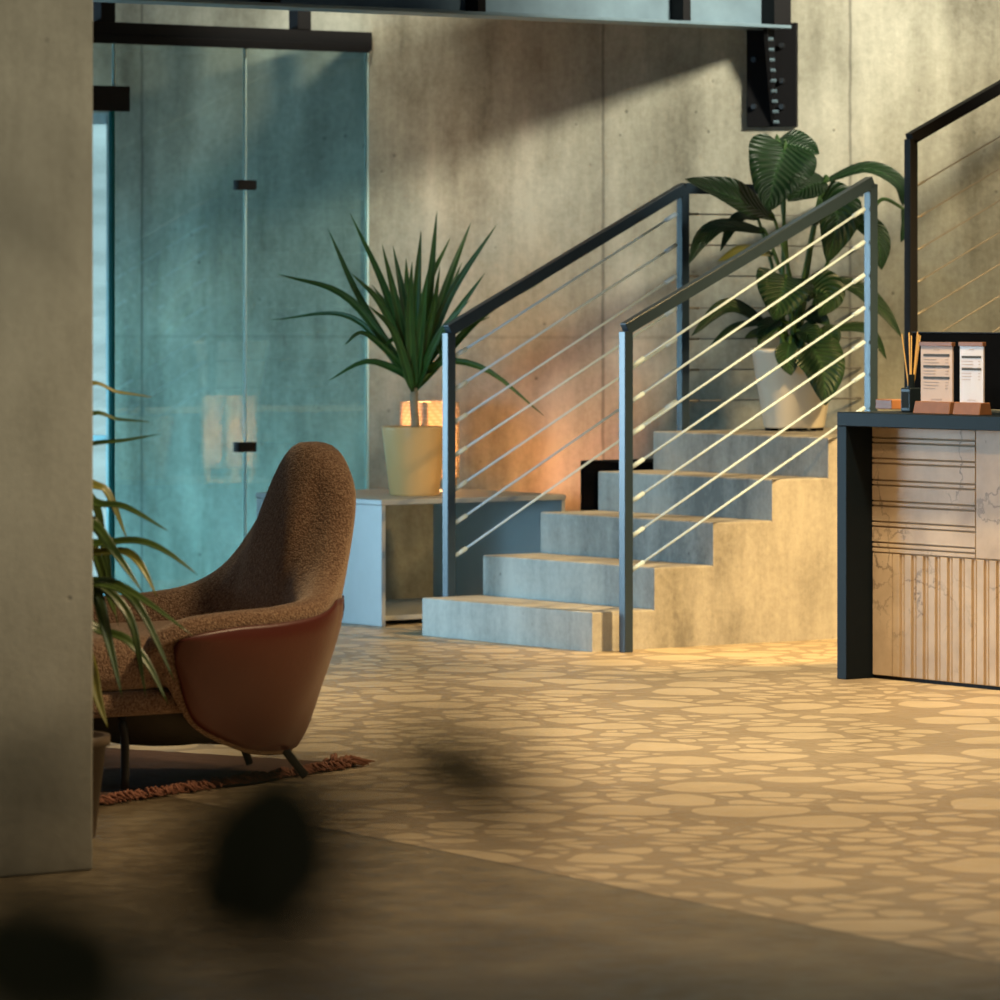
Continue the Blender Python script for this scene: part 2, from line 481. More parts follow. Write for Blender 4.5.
# ------------------------------------------------------------------ railings
HW = .019
def bar(name, p, q, parent, m, hw=HW, hh=.022):
    o = V(parent.location); p = V(p)-o; q = V(q)-o
    t = (q-p).normalized(); s = t.cross(V((0, 0, 1))).normalized() if abs(t.z) < .98 else V((0, 1, 0))
    u = s.cross(t).normalized()
    bm = NB(); obox(bm, (p+q)/2, (q-p)/2, s*hw, u*hh, .002)
    return obj(name, bm, m, parent)
def post(p, z0, z1, parent, m):
    o = V(parent.location); bm = NB()
    box(bm, V((p[0]-HW, p[1]-HW, z0))-o, V((p[0]+HW, p[1]+HW, z1))-o, .002)
    return obj('post', bm, m, parent)
def cable(p, q, parent, r=.0052, m=None):
    o = V(parent.location); bm = NB(); tube(bm, [V(p)-o, V(q)-o], r, 8)
    d = (V(q)-V(p)).normalized()
    for e, s in ((p, 1), (q, -1)):
        tube(bm, [V(e)-o, V(e)-o+d*s*.06], r*1.75, 8)
    return obj('cable', bm, m or M['cable'], parent, smooth=True)
def flight_rail(px0, px1, ytop0, ytop1, Y, cab, label, end=None, z1lo=0.0, z0lo=0.0):
    a0 = at(px0, ytop0, Y=Y); a1 = at(px1, ytop1, Y=Y)
    rt = empty('stair_railing', (a0.x, Y, z0lo), label, 'railing', 'stair railings')
    post((a0.x, Y), z0lo, a0.z-.035, rt, M['rail']); post((a1.x, Y), z1lo, a1.z-.035, rt, M['rail'])
    d = (a1-a0).normalized()
    bar('handrail', a0-V((.006, 0, .026)), a1-V((0, 0, .026)), rt, M['rail'])
    for y0, y1 in cab:
        p = at(px0+6, y0, Y=Y); q = at(px1-7, y1, Y=Y); cable(p, q, rt)
    return rt, a0, a1
near_c = [(366, 209), (401, 242), (434, 275), (467, 308), (501, 342), (536, 374), (570, 408)]
far_c = [(356, 214), (389, 245), (422, 276), (455, 308), (489, 339), (523, 370), (556, 401)]
YRN, YRF = 14.075, 15.315
nr, n0, n1 = flight_rail(626, 871, 322, 175, YRN, near_c, 'dark steel cable railing along the near side of the concrete stairs')
fr_, f0, f1 = flight_rail(449, 683, 324, 182, YRF, far_c, 'dark steel cable railing along the far side of the stairs, turning level across the landing', z1lo=0.0)
xe = wall_x(YRF)-.012
bar('landing_rail', f1-V((0, 0, .026)), (xe, YRF, f1.z-.026), fr_, M['rail'])
darkcable = plain('dull wire', (.20, .19, .17), .5, .3)
for y0, y1 in far_c:
    z = at(683, y1, Y=YRF).z
    cable((f1.x+.02, YRF, z), (xe, YRF, z), fr_, .003, darkcable)
# the second flight's rail at the right
Y2 = 14.0
b0 = at(911, 134, Y=Y2); b1 = at(1010, 77, Y=Y2)
sl = (b1.z-b0.z)/(b1.x-b0.x)
ur = empty('stair_railing', (b0.x, Y2, 0), 'black steel railing of the upper flight rising out of the right edge', 'railing', 'stair railings')
post((b0.x, Y2), 0, b0.z-.02, ur, M['black'])
xr = wall_x(Y2)-.05
bar('handrail', b0-V((.006, 0, .02)), (xr, Y2, b0.z-.02+sl*(xr-b0.x)), ur, M['black'])
for k in range(1, 8):
    z = b0.z-.11-.125*k+.03
    cable((b0.x+.018, Y2, z), (xr, Y2, z+sl*(xr-b0.x)), ur, .003, darkcable)

# ------------------------------------------------------------------ steel beam on its wall bracket
be = on_wall(797, 30)
ZB = be.z; YB = be.y-.02
bt = empty('steel_beam', (8.6, YB, ZB), 'galvanised steel beam with black stiffeners crossing the top of the picture', 'beam')
def bpart(name, lo, hi, m, parent=bt, bev=.002):
    o = V(bt.location); bm = NB(); box(bm, V(lo)-o, V(hi)-o, bev); return obj(name, bm, m, parent)
def bx(px): return at(px, 20, Y=YB).x
xw = wall_x(YB+.1)-.03
bpart('web', (8.6, YB+.04, ZB+.01), (xw, YB+.05, ZB+.40), M['galv'])
bpart('bottom_flange', (8.6, YB-.05, ZB), (xw, YB+.14, ZB+.014), M['galv'])
bpart('top_flange', (8.6, YB-.05, ZB+.40), (xw, YB+.14, ZB+.414), M['galv'])
for p in (60, 270, 475, 680):
    x = bx(p); bpart('stiffener', (x-.02, YB-.048, ZB+.014), (x+.02, YB+.04, ZB+.40), M['black'])
xb = bx(771)
bpart('end_block', (xb-.02, YB-.048, ZB+.014), (xw, YB+.04, ZB+.40), M['black'])
# wall plate with gusset and bolts
pl = on_wall(773, 78)
pw = (on_wall(798)-on_wall(748)).length/2
zt, zb_ = ZB+.03, on_wall(773, 127).z
wb = empty('beam_bracket', (pl.x, pl.y, zb_), 'black bolted steel bracket fixed to the concrete wall under the beam end', 'bracket')
o = V(wb.location); UZ = V((0, 0, 1))
bm = NB(); obox(bm, pl+WN*.012-o+UZ*((zt+zb_)/2-pl.z), WE*pw, WN*.012, UZ*(zt-zb_)/2, .002); obj('wall_plate', bm, M['black'], wb)
bm = NB()
g0 = on_wall(775, 78)-o
g0.z = 0
tp, bo = zt-zb_-.03, .01
def gq(s, out, z): return bm.verts.new(g0+WE*s+WN*out+UZ*z)
prs = []
for s in (-.008, .008):
    prs.append([gq(s, .02, bo), gq(s, .03, bo), gq(s-.0, .16, tp), gq(s, .02, tp)])
bm.faces.new(prs[0]); bm.faces.new(prs[1])
for i in range(4): bm.faces.new((prs[0][i], prs[0][(i+1) % 4], prs[1][(i+1) % 4], prs[1][i]))
obj('gusset', bm, M['black'], wb)
for px, py in ((784, 46), (784, 81), (784, 107), (756, 107), (756, 60)):
    c = on_wall(px, py)-o; bm = NB()
    tube(bm, [c+WN*.02, c+WN*.045], .012, 6); obj('bolt', bm, M['bolt'], wb)
for k in range(9):
    z = .02+k*.043; c = g0+WE*.004+UZ*z; bm = NB()
    tube(bm, [c+WE*.0+WN*(.035+.012*k), c+WE*.022+WN*(.035+.012*k)], .008, 6); obj('bolt', bm, M['galv'], wb)  # paler steel here paints in the bright glints along the gusset edge

# ------------------------------------------------------------------ glass partition
YG = 17.10
def gx(px): return at(px, 300, Y=YG).x
ZT = at(250, 42, Y=YG).z
gp = empty('glass_partition', (gx(245), YG, 0), 'frameless glass partition of tall clear panes hung from a black top channel', 'partition')
go = V(gp.location)
xend = wall_x(YG)-.01
def pane(name, x0, x1, z0, z1, parent, mm=None, org=go, y0=YG, th=.012):
    """glass pane; the four narrow edges get the edge material"""
    bm = NB(); box(bm, V((x0, y0-th/2, z0))-org, V((x1, y0+th/2, z1))-org)
    bm.normal_update()
    for f in bm.faces: f.material_index = 0 if abs(f.normal.y) > .9 else 1
    return obj(name, bm, mm or [M['glass'], M['glassedge']], parent)
pane('glass_pane', gx(114), gx(245)-.004, .0, ZT, gp)
pane('glass_pane', gx(245)+.004, xend, .0, ZT, gp)
pane('transom_pane', 9.6, gx(114)-.006, at(110, 92, Y=YG).z, ZT, gp)
def gbox(name, x0, x1, y0, y1, z0, z1, m, parent=gp, bev=.002, org=go):
    bm = NB(); box(bm, V((x0, y0, z0))-org, V((x1, y1, z1))-org, bev); return obj(name, bm, m, parent)
for x, za in ((gx(114), at(114, 88, Y=YG).z), (gx(245), 0), (xend-.006, 0)):
    gbox('joint_strip', x-.0035, x+.0035, YG-.009, YG+.009, za, ZT, M['glassedge'])
gbox('top_channel', 9.5, xend+.0, YG-.03, YG+.03, ZT-.02, ZT+.06, M['black'])
gbox('top_channel_lip', 9.5, xend-.02, YG-.042, YG-.03, ZT-.03, ZT+.005, M['black'])
for px in (104, 300):
    x = gx(px); gbox('hanger', x-.035, x+.035, YG-.035, YG+.035, ZT+.06, ZB+.2, M['black'])
for py in (185, 447):
    z = at(245, py, Y=YG).z; x = gx(245)
    gbox('clip', x-.047, x+.047, YG-.022, YG+.022, z-.021, z+.021, M['fitting'], bev=.004)
# glass door at its left
dr = link('door_1', None); dr.location = (gx(110), YG, 0); tag(dr, kind='structure')
do = V(dr.location); zd = at(110, 104, Y=YG).z
pane('door_pane', 9.62, gx(112)-.004, .012, zd, dr, [M['glass'], M['tealedge']], do)
bm = NB(); box(bm, V((gx(110), YG-.02, .012))-do, V((gx(112.5), YG+.012, zd))-do, .002); obj('door_edge', bm, M['tealedge'], dr)
gbox('hinge_fitting', gx(84), gx(127), YG-.026, YG+.026, zd-.03, zd+.075, M['fitting'], dr, .003, do)

# ------------------------------------------------------------------ low metal table
TX0, TX1, TY0, TY1, TZ = 10.85, 11.77, 15.74, 16.66, .509
tb = empty('side_table', (TX0, TY0, 0), 'low grey sheet metal table with panel legs beside the stairs', 'table')
def tpart(name, lo, hi, bev=.003):
    o = V(tb.location); bm = NB(); box(bm, V(lo)-o, V(hi)-o, bev); return obj(name, bm, M['tablemetal'], tb)
tpart('table_top', (TX0-.004, TY0-.004, TZ-.022), (TX1, TY1, TZ))
tpart('side_panel', (TX0, TY0, 0), (TX0+.02, TY1, TZ-.022))
tpart('side_panel', (TX1-.02, TY0, 0), (TX1, TY1, TZ-.022))
tpart('bottom_shelf', (TX0+.02, TY0+.05, .02), (TX1-.02, TY1-.02, .04))

# pot + dracaena on the table
dc = V((11.22, 16.04, TZ))
dp = empty('potted_dracaena', dc, 'spiky dracaena palm in a tapered beige pot on the low metal table', 'plant')
bm = NB()
lathe(bm, [(.098, 0), (.102, .004), (.134, .275), (.135, .282), (.130, .283), (.125, .278), (.121, .25)], 48)
obj('pot', bm, M['beige'], dp, smooth=False)
for p in dp.children[0].data.polygons: p.use_smooth = abs(p.normal.z) < .8
bm = NB(); lathe(bm, [(.02, .24), (.121, .243), (.05, .252)], 32); obj('soil', bm, M['soil'], dp)
crown = at(414, 386, D=19.57)
bm = NB(); h = crown-dc
pts = [V((0, 0, .24)), V((.004, 0, .30)), V((h.x*.6, h.y*.6, .36)), h]
ring = cat(pts, 8); tube(bm, ring, [.015+.003*(i % 2) for i in range(len(ring))], 12); obj('trunk', bm, M['trunk'], dp, smooth=True)
D0 = crown.dot(DD)
DL = [([(350, 300), (278, 274)], .045, -.1), ([(352, 318), (270, 320)], .032, .1), ([(360, 300), (328, 229)], .045, .15),
      ([(385, 290), (350, 213)], .045, .3), ([(367, 335), (344, 345)], .035, -.2), ([(366, 361), (400, 369), (328, 381)], .045, -.1),
      ([(385, 310), (351, 273)], .045, -.25), ([(398, 310), (382, 244)], .05, -.2), ([(404, 305), (393, 246)], .05, .1),
      ([(416, 300), (421, 231)], .055, -.1), ([(428, 300), (437, 211)], .055, .1), ([(445, 290), (471, 222)], .05, .2),
      ([(448, 300), (497, 224)], .05, -.1), ([(452, 320), (485, 273)], .045, -.2), ([(430, 320), (440, 266)], .05, -.28),
      ([(452, 335), (490, 317)], .045, .1), ([(480, 318), (543, 281)], .04, .2), ([(446, 362), (490, 372), (544, 416)], .04, -.05),
      ([(434, 345), (440, 352), (448, 372)], .045, -.15), ([(400, 345), (392, 340), (384, 348)], .04, -.15), ([(410, 320), (412, 262)], .055, -.3), ([(422, 320), (428, 270)], .055, -.3),
      ([(402, 330), (372, 285)], .05, .25), ([(436, 325), (462, 262)], .05, .3), ([(408, 310), (406, 258)], .05, .3), ([(424, 300), (450, 238)], .05, .35),
      ([(395, 335), (368, 305)], .045, -.3), ([(440, 335), (470, 300)], .045, -.3)]
for path, w, dz in DL:
    w *= .86
    if len(path) == 3: path = [path[0], path[1], path[2]] if path[0][0] < path[1][0] and path[2][0] > path[1][0] else path
    n = len(path); P = [crown+V((random.uniform(-.01, .01), random.uniform(-.01, .01), random.uniform(-.03, .03)))]
    if n == 3 and path[2] == (328, 381): path = [(400, 372), (366, 362), (328, 381)]
    for i, (x, y) in enumerate(path):
        f = (i+1)/n; P.append(at(x, y, D=D0+dz*f*(1 if n < 3 else .8)))
    leaf(dp, P, w, M['dracaena'], hint=TOCAM+V((0, 0, .5))+RD*random.uniform(-.5, .5), fold=.25, origin=dc, nseg=14)

# woven table lamp behind the pot
lc = V((11.50, 16.33, TZ))
lm = empty('table_lamp', lc, 'glowing woven box table lamp behind the beige pot', 'lamp')
hw = .088
bm = NB()
for a, b in (((-hw, -hw), (hw, -hw)), ((hw, -hw), (hw, hw)), ((hw, hw), (-hw, hw)), ((-hw, hw), (-hw, -hw))):
    p0, p1 = V((a[0], a[1], 0)), V((b[0], b[1], 0)); d = (p1-p0)/2; nrm = V((d.y, -d.x, 0)).normalized()
    obox(bm, (p0+p1)/2+V((0, 0, .215)), d, nrm*.003, V((0, 0, .16)))
obj('lamp_shade', bm, M['shade'], lm)
for sx in (-1, 1):
    for sy in (-1, 1):
        bm = NB(); box(bm, (sx*(hw-.012)-.006, sy*(hw-.012)-.006, 0), (sx*(hw-.012)+.006, sy*(hw-.012)+.006, .36), .001); obj('leg', bm, M['lampwood'], lm)
bm = NB(); box(bm, (-hw+.006, -hw+.006, .058), (hw-.006, -.07, .068)); box(bm, (-hw+.006, .07, .058), (hw-.006, hw-.006, .068)); box(bm, (-.01, -.07, .058), (.01, .07, .068)); obj('cross_bar', bm, M['lampwood'], lm)
bm = NB(); bmesh.ops.create_uvsphere(bm, u_segments=16, v_segments=10, radius=.022, matrix=Matrix.Translation((0, 0, .16))); obj('bulb', bm, M['bulb'], lm, smooth=True)
bm = NB(); tube(bm, [(0, 0, .068), (0, 0, .14)], .011, 10); obj('bulb_holder', bm, M['lampwood'], lm)

# black cabinet between table and stairs
bm = NB()
k0 = V((11.89, 15.46, 0)); box(bm, k0, k0+V((.40, .34, .645)), .004)
for i in range(3): box(bm, k0+V((-.006, .03+.1*i, .06)), k0+V((0, .105+.1*i, .6)), .002)
tag(obj('cabinet', bm, M['screen']), 'low black cabinet on the floor behind the middle steps', 'cabinet')

# ------------------------------------------------------------------ peace lily on the landing
pc = V((12.37, 14.99, ZS[4]))
ly = empty('potted_peace_lily', pc, 'large broad leaved plant in a white pot on the stair landing', 'plant')
bm = NB()
lathe(bm, [(.118, .012), (.124, .018), (.172, .312), (.178, .318), (.178, .334), (.167, .334), (.160, .28)], 48)
obj('pot', bm, M['white'], ly)
for p in ly.children[0].data.polygons: p.use_smooth = abs(p.normal.z) < .8
bm = NB(); lathe(bm, [(.03, .28), (.159, .282), (.06, .292)], 32); obj('soil', bm, M['soil'], ly)
for a in range(4):
    bm = NB(); c = V((.095*math.cos(a*1.571+.6), .095*math.sin(a*1.571+.6), 0)); box(bm, c-V((.02, .02, 0)), c+V((.02, .02, .016)), .003); obj('foot', bm, M['black'], ly)
PD = pc.dot(DD)
def zp(x, y): return (650+x/2.777, 100+y/2.777)
HB = lambda r=0, u=.4: TOCAM+RD*r+V((0, 0, u))
LL = [  # midrib in zoomed plan coordinates, width, depth offset start,end, hint
    ([(376, 130), (348, 205), (328, 310)], .29, -.05, -.22, HB(.1, .15), 'broad'),
    ([(352, 118), (412, 128), (470, 150)], .13, .02, -.02, HB(.2, .8), 'oval'),
    ([(488, 228), (440, 240), (382, 282)], .14, -.1, -.2, HB(.3, .9), 'oval'),
    ([(345, 330), (240, 275), (98, 220)], .145, -.05, -.28, HB(-.2, .7), 'oval'),
    ([(322, 368), (205, 352), (150, 385), (108, 455)], .085, .0, -.1, HB(-.3, .8), 'oval'),
    ([(345, 432), (270, 422), (188, 448)], .07, .05, -.05, HB(-.2, .9), 'oval'),
    ([(470, 290), (520, 320), (492, 452)], .22, -.1, -.2, HB(.2, .2), 'broad'),
    ([(480, 228), (600, 192), (690, 232), (702, 295)], .075, .05, .0, HB(.2, .9), 'oval'),
    ([(548, 325), (625, 372), (643, 472)], .11, -.02, -.08, HB(.4, .5), 'oval'),
    ([(378, 490), (365, 540), (345, 612)], .24, -.15, -.26, HB(0, .2), 'broad'),
    ([(432, 520), (490, 540), (470, 602)], .17, -.1, -.2, HB(.3, .4), 'broad'),
    ([(450, 500), (560, 520), (640, 580), (698, 658)], .085, .0, -.05, HB(.3, .9), 'oval'),
    ([(330, 628), (220, 575), (115, 655)], .075, -.05, -.15, HB(-.2, .9), 'oval'),
    ([(322, 620), (240, 632), (160, 692)], .045, -.1, -.15, HB(-.2, .9), 'oval'),
    ([(388, 672), (382, 710), (392, 765)], .105, -.17, -.22, HB(0, .2), 'oval'),
    ([(448, 678), (480, 750), (487, 848)], .20, -.17, -.24, HB(.15, .1), 'broad'),
    ([(480, 640), (600, 638), (657, 720)], .055, -.05, -.05, HB(.3, .9), 'oval'),
    ([(700, 300), (712, 340), (697, 395)], .05, .0, .0, HB(.3, .3), 'oval'),
    ([(330, 660), (300, 650), (262, 662)], .05, -.12, -.16, HB(-.2, .8), 'oval'),
    ([(470, 640), (500, 650), (515, 690)], .08, -.12, -.18, HB(.2, .5), 'oval'),
    ([(300, 330), (245, 330), (195, 420)], .06, .1, .05, HB(-.3, .8), 'oval'),
    ([(420, 600), (455, 600), (500, 628)], .09, -.05, -.12, HB(.2, .7), 'oval'),
    ([(360, 610), (330, 630), (300, 680)], .08, -.1, -.16, HB(-.2, .6), 'oval'),
    ([(410, 640), (440, 650), (470, 690)], .10, -.12, -.18, HB(.1, .5), 'oval'),
]
base = pc+V((0, 0, .285))
for i, (pp, w, d0, d1, h, pr) in enumerate(LL):
    P = []
    for j, q in enumerate(pp):
        x, y = zp(*q); P.append(at(x, y, D=PD+d0+(d1-d0)*j/(len(pp)-1)))
    lf = leaf(ly, P, w, M['yellowleaf'] if i == 5 else M['lily'], hint=h, fold=.16, prof=pr, origin=pc, nseg=18, wave=.12)
    s0 = base+V((random.uniform(-.05, .05), random.uniform(-.05, .05), 0))
    if i == 17: s0 = at(*zp(600, 330), D=PD)
    dirn = (P[1]-P[0])*.15
    mid1 = s0.lerp(P[0], .45)+V((0, 0, .06)); 
    sp = cat([s0, mid1, P[0]+V((0, 0, .0)), P[0]+dirn], 6)
    bm = NB(); tube(bm, [x-pc for x in sp], [.0095-.005*k/len(sp) for k in range(len(sp))], 8); obj('stem', bm, M['stem'], ly, smooth=True)

# ------------------------------------------------------------------ reception desk
DX, DY, DZ = 10.64, 12.662, .923
dk = empty('reception_desk', (DX, DY, 0), 'reception desk with blue black steel frame and grooved marble front', 'desk')
DE = 9.6
def kpart(name, lo, hi, m, bev=.002, parent=dk):
    o = V(dk.location); bm = NB(); box(bm, V(lo)-o, V(hi)-o, bev); return obj(name, bm, m, parent)
kpart('desk_top', (DX, DE, DZ-.048), (DX+.62, DY, DZ), M['deskmetal'])
kpart('end_panel', (DX, DY-.05, 0), (DX+.62, DY, DZ-.048), M['deskmetal'])
PX = DX+.115
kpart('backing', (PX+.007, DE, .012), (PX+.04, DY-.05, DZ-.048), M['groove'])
zsplit = at(930, 556, X=PX).z
# upper marble with pairs of horizontal grooves
yj = at(975, 480, X=PX).y
kpart('marble_panel', (PX, DE, zsplit+.002), (PX+.02, yj-.004, DZ-.05), M['marble'])
rows = [430, 437, 450, 456, 475, 482, 494, 500, 518, 524, 536, 542, 554]
zs = [DZ-.05]+[at(920, y, X=PX).z for y in (439, 444, 460, 465, 482, 487, 503, 508, 524, 529, 545, 550)]
for i in range(len(zs)):
    z1 = zs[i]-.003; z0 = (zs[i+1] if i+1 < len(zs) else zsplit)+.003
    if z0 < z1-.004: kpart('marble_band', (PX, yj, z0), (PX+.02, DY-.052, z1), M['marble'], .001)
# lower marble with vertical ribs
yy = DY-.055; k = 0
kpart('marble_panel', (PX, yy-.10, .014), (PX+.02, yy, zsplit-.002), M['marble'], .001); yy -= .105
while yy > DE+.05 and k < 60:
    w = .035; g = .0085
    kpart('marble_rib', (PX, yy-w, .014), (PX+.02, yy, zsplit-.002), M['marble'], .002)
    kpart('marble_rib', (PX+.004, yy-w-g-.010, .014), (PX+.02, yy-w-g, zsplit-.002), M['marble'], .002)
    yy -= w+2*g+.010; k += 1
kpart('plinth', (PX+.012, DE, 0), (PX+.04, DY-.05, .013), M['black'], 0)

# items on the desk
def menu(px0, px1, ytop, ybase, X, label, glossy, bars):
    p0 = at(px0, ybase, X=X); p1 = at(px1, ybase, X=X)
    y0, y1 = p1.y, p0.y
    rt = empty('menu_stand', (X, (y0+y1)/2, DZ), label, 'menu stand', 'menu stands on the desk')
    hwid = (y0-y1)/-2*1.0
    hwid = abs(y0-y1)/2
    zt = at((px0+px1)/2, ytop, X=X).z-DZ
    bm = NB(); s = 1.12
    lo = [bm.verts.new(q) for q in ((-.03, -hwid*s*1.03, 0), (.03, -hwid*s*1.03, 0), (.03, hwid*s*1.03, 0), (-.03, hwid*s*1.03, 0))]
    hi = [bm.verts.new(q) for q in ((-.021, -hwid*s, .042), (.021, -hwid*s, .042), (.021, hwid*s, .042), (-.021, hwid*s, .042))]
    bm.faces.new(lo); bm.faces.new(hi)
    for i in range(4): bm.faces.new((lo[i], lo[(i+1) % 4], hi[(i+1) % 4], hi[i]))
    bmesh.ops.bevel(bm, geom=bm.edges[:], offset=.002, segments=1, affect='EDGES')
    obj('base_block', bm, M['menuwood'], rt)
    bm = NB(); box(bm, (-.003, -hwid, .04), (.003, hwid, zt-.012)); sh = obj('menu_card', bm, M['gpaper'] if glossy else M['paper'], rt)
    bm = NB(); box(bm, (-.008, -hwid*1.04, zt-.014), (.008, hwid*1.04, zt), .001); obj('top_rail', bm, M['menuwood'], rt)
    H = zt-.052
    for b in bars:
        z = .04+H*(1-b); bm = NB(); box(bm, (-.0045, -hwid*.82, z-.004), (-.003, hwid*.82, z+.004)); obj('heading_bar', bm, M['ink'], sh)
        for j in range(1, 4):
            zz = z-.004-.0105*j
            bm = NB(); box(bm, (-.004, hwid*.82-hwid*random.uniform(.7, 1.0), zz-.0015), (-.003, hwid*.82, zz+.0015)); obj('text_line', bm, M['faintink'], sh)
            bm = NB(); box(bm, (-.004, -hwid*.74, zz-.0015), (-.003, -hwid*.56, zz+.0015)); obj('text_line', bm, M['faintink'], sh)
    bm = NB(); box(bm, (-.004, -hwid*.2, .04+H*.93-.0018), (-.003, hwid*.2, .04+H*.93+.0018)); obj('text_line', bm, M['faintink'], sh)
    bm = NB(); box(bm, (-.004, -hwid*.35, .04+H*.05-.0015), (-.003, hwid*.35, .04+H*.05+.0015)); obj('text_line', bm, M['faintink'], sh)
    return rt
menu(921.5, 953, 342, 413, DX+.10, 'taller wide menu card with three dark headings in a walnut block on the desk', False, (.17, .37, .57))
menu(960.5, 984, 342, 414, DX+.09, 'narrow glossy menu card with two dark headings in a walnut block on the desk', True, (.20, .41))
dfc = at(911, 411, X=DX+.20); dfc.z = DZ
rd = empty('reed_diffuser', dfc, 'dark glass reed diffuser bottle with pale reeds at the left of the menus', 'diffuser')
bm = NB(); box(bm, (-.026, -.026, 0), (.026, .026, .084), .005, seg=3); obj('bottle', bm, M['bottle'], rd)
bm = NB(); tube(bm, [(0, 0, .084), (0, 0, .13)], .013, 16); obj('neck', bm, M['bottle'], rd, smooth=False)
bm = NB(); box(bm, (-.0275, -.016, .014), (-.026, .018, .07)); obj('bottle_label', bm, M['tag'], rd)
for dx, h in ((-9.5, 107), (-1.5, 110), (.5, 103), (6.5, 112), (9.5, 103), (7.5, 106)):
    bm = NB(); tip = RD*(dx/283.)+V((0, 0, h*.0+.27+(h-107)*.0015))+DD*random.uniform(-.02, .02)
    tube(bm, [V((0, 0, .02))-tip*.0, tip], .0022, 6); obj('reed', bm, M['reed'], rd)
mo = at(911, 411, X=DX+.36)
mn = empty('counter_screen', (DX+.36, mo.y-.02, DZ), 'wide black screen standing behind the menus on the desk', 'screen')
sy = mo.y-.02
bm = NB(); box(bm, (-.012, DE+.5-sy, .012), (.012, 0, .272), .004); obj('panel', bm, M['screen'], mn)
bm = NB(); box(bm, (-.014, DE+.5-sy, .272), (.014, 0, .276), .001); obj('top_edge', bm, M['fitting'], mn)
for y in (-.25, -.95):
    bm = NB(); box(bm, (-.05, y-.06, 0), (.05, y+.06, .014), .003); obj('foot', bm, M['screen'], mn)
wbk = at(890, 411, X=DX+.42); wbk.z = DZ
bm = NB(); box(bm, (-.03, -.045, 0), (.03, .045, .035), .003)
tag(obj('wooden_block', bm, M['menuwood'], None, wbk), 'small pale wooden block at the left back of the desk', 'block')

# ------------------------------------------------------------------ rug
ra = at(100, 808, z=0); rb_ = at(375, 766, z=0)
e1 = (rb_-ra).normalized(); e2 = V((-e1.y, e1.x, 0))
rc = ra-e1*.75
rg = empty('rug', rc, 'reddish brown rug with ragged pink fringe under the armchair', 'rug')
L = (rb_-rc).length-.03; W = .86
bm = NB(); nx, ny = 50, 24; g = []
for i in range(nx+1):
    g.append([bm.verts.new(e1*(L*i/nx)+e2*(.05+W*j/ny)+V((0, 0, .009+random.uniform(-.001, .001)))) for j in range(ny+1)])
for i in range(nx):
    for j in range(ny): bm.faces.new((g[i][j], g[i+1][j], g[i+1][j+1], g[i][j+1]))
r = bmesh.ops.extrude_face_region(bm, geom=bm.faces[:])
for v in [x for x in r['geom'] if isinstance(x, bmesh.types.BMVert)]: v.co.z = .001
obj('pile', bm, M['rug'], rg)
bm = NB()
for i in range(700):
    s = random.uniform(0, L); b = e1*s+e2*.05+V((0, 0, .008))
    o2 = -e2*random.uniform(.015, .055)+e1*random.uniform(-.045, .045)
    hgt = random.uniform(.004, .02)
    tube(bm, [b, b+o2*.5+V((0, 0, hgt)), b+o2+V((0, 0, random.uniform(-.003, hgt*.6)))], [.004, .0045, .002], 5)
for i in range(24):
    s = random.uniform(0, W*.12); b = e1*L+e2*(.05+s)+V((0, 0, .008))
    o2 = e1*random.uniform(.02, .06)+e2*random.uniform(-.03, .03); hgt = random.uniform(.004, .018)
    tube(bm, [b, b+o2*.5+V((0, 0, hgt)), b+o2+V((0, 0, random.uniform(-.003, hgt*.5)))], [.005, .006, .003], 5)
tag(obj('fringe', bm, M['fringe'], rg, smooth=True), label='ragged pink fringe', kind='stuff')

# ------------------------------------------------------------------ armchair
ac = V((6.9, 11.0, .0175))
ch = empty('armchair', ac, 'high backed boucle lounge armchair with brown leather shell on thin black legs', 'armchair')
RIM = [(-.27, .345, .425), (-.19, .36, .455), (-.05, .365, .468), (.10, .36, .475), (.24, .325, .495), (.325, .265, .55), (.392, .212, .655), (.447, .155, .79), (.468, .078, .875), (.473, 0, .90)]
BOT = [(-.26, .335, .35), (-.205, .31, .26), (-.11, .27, .155), (.05, .24, .085), (.15, .215, .065), (.23, .18, .06), (.28, .145, .058), (.30, .10, .057), (.312, .05, .056), (.316, 0, .056)]
SEA = [(-.26, .28, .30), (-.20, .28, .28), (-.07, .275, .27), (.05, .265, .27), (.13, .23, .27), (.17, .18, .27), (.19, .13, .27), (.20, .085, .27), (.205, .04, .27), (.205, 0, .27)]
def sym(A):
    near = [V((a, -b, z)) for a, b, z in A]
    far = [V((a, b, z)) for a, b, z in A[:-1]][::-1]
    return near+far
R_, B_, S_ = sym(RIM), sym(BOT), sym(SEA)
SUB = 6
R2, B2, S2 = cat(R_, SUB), cat(B_, SUB), cat(S_, SUB)
NTH = len(R2)
def frame(i):
    t = (R2[min(i+1, NTH-1)]-R2[max(i-1, 0)]).normalized()
    n = V((t.y, -t.x, 0))
    # plan outward
    c = V((-.05, 0, 0)); r = R2[i]-c; r.z = 0
    if n.length < 1e-4: n = V((1, 0, 0))
    n.normalize()
    if n.dot(r) < 0: n = -n
    # soften: mix with the radial direction
    n = (n*.6+r.normalized()*.4).normalized()
    n = (n-t*n.dot(t)).normalized()
    u = n.cross(t)
    if u.z < 0: u = -u
    return t, n, u.normalized()
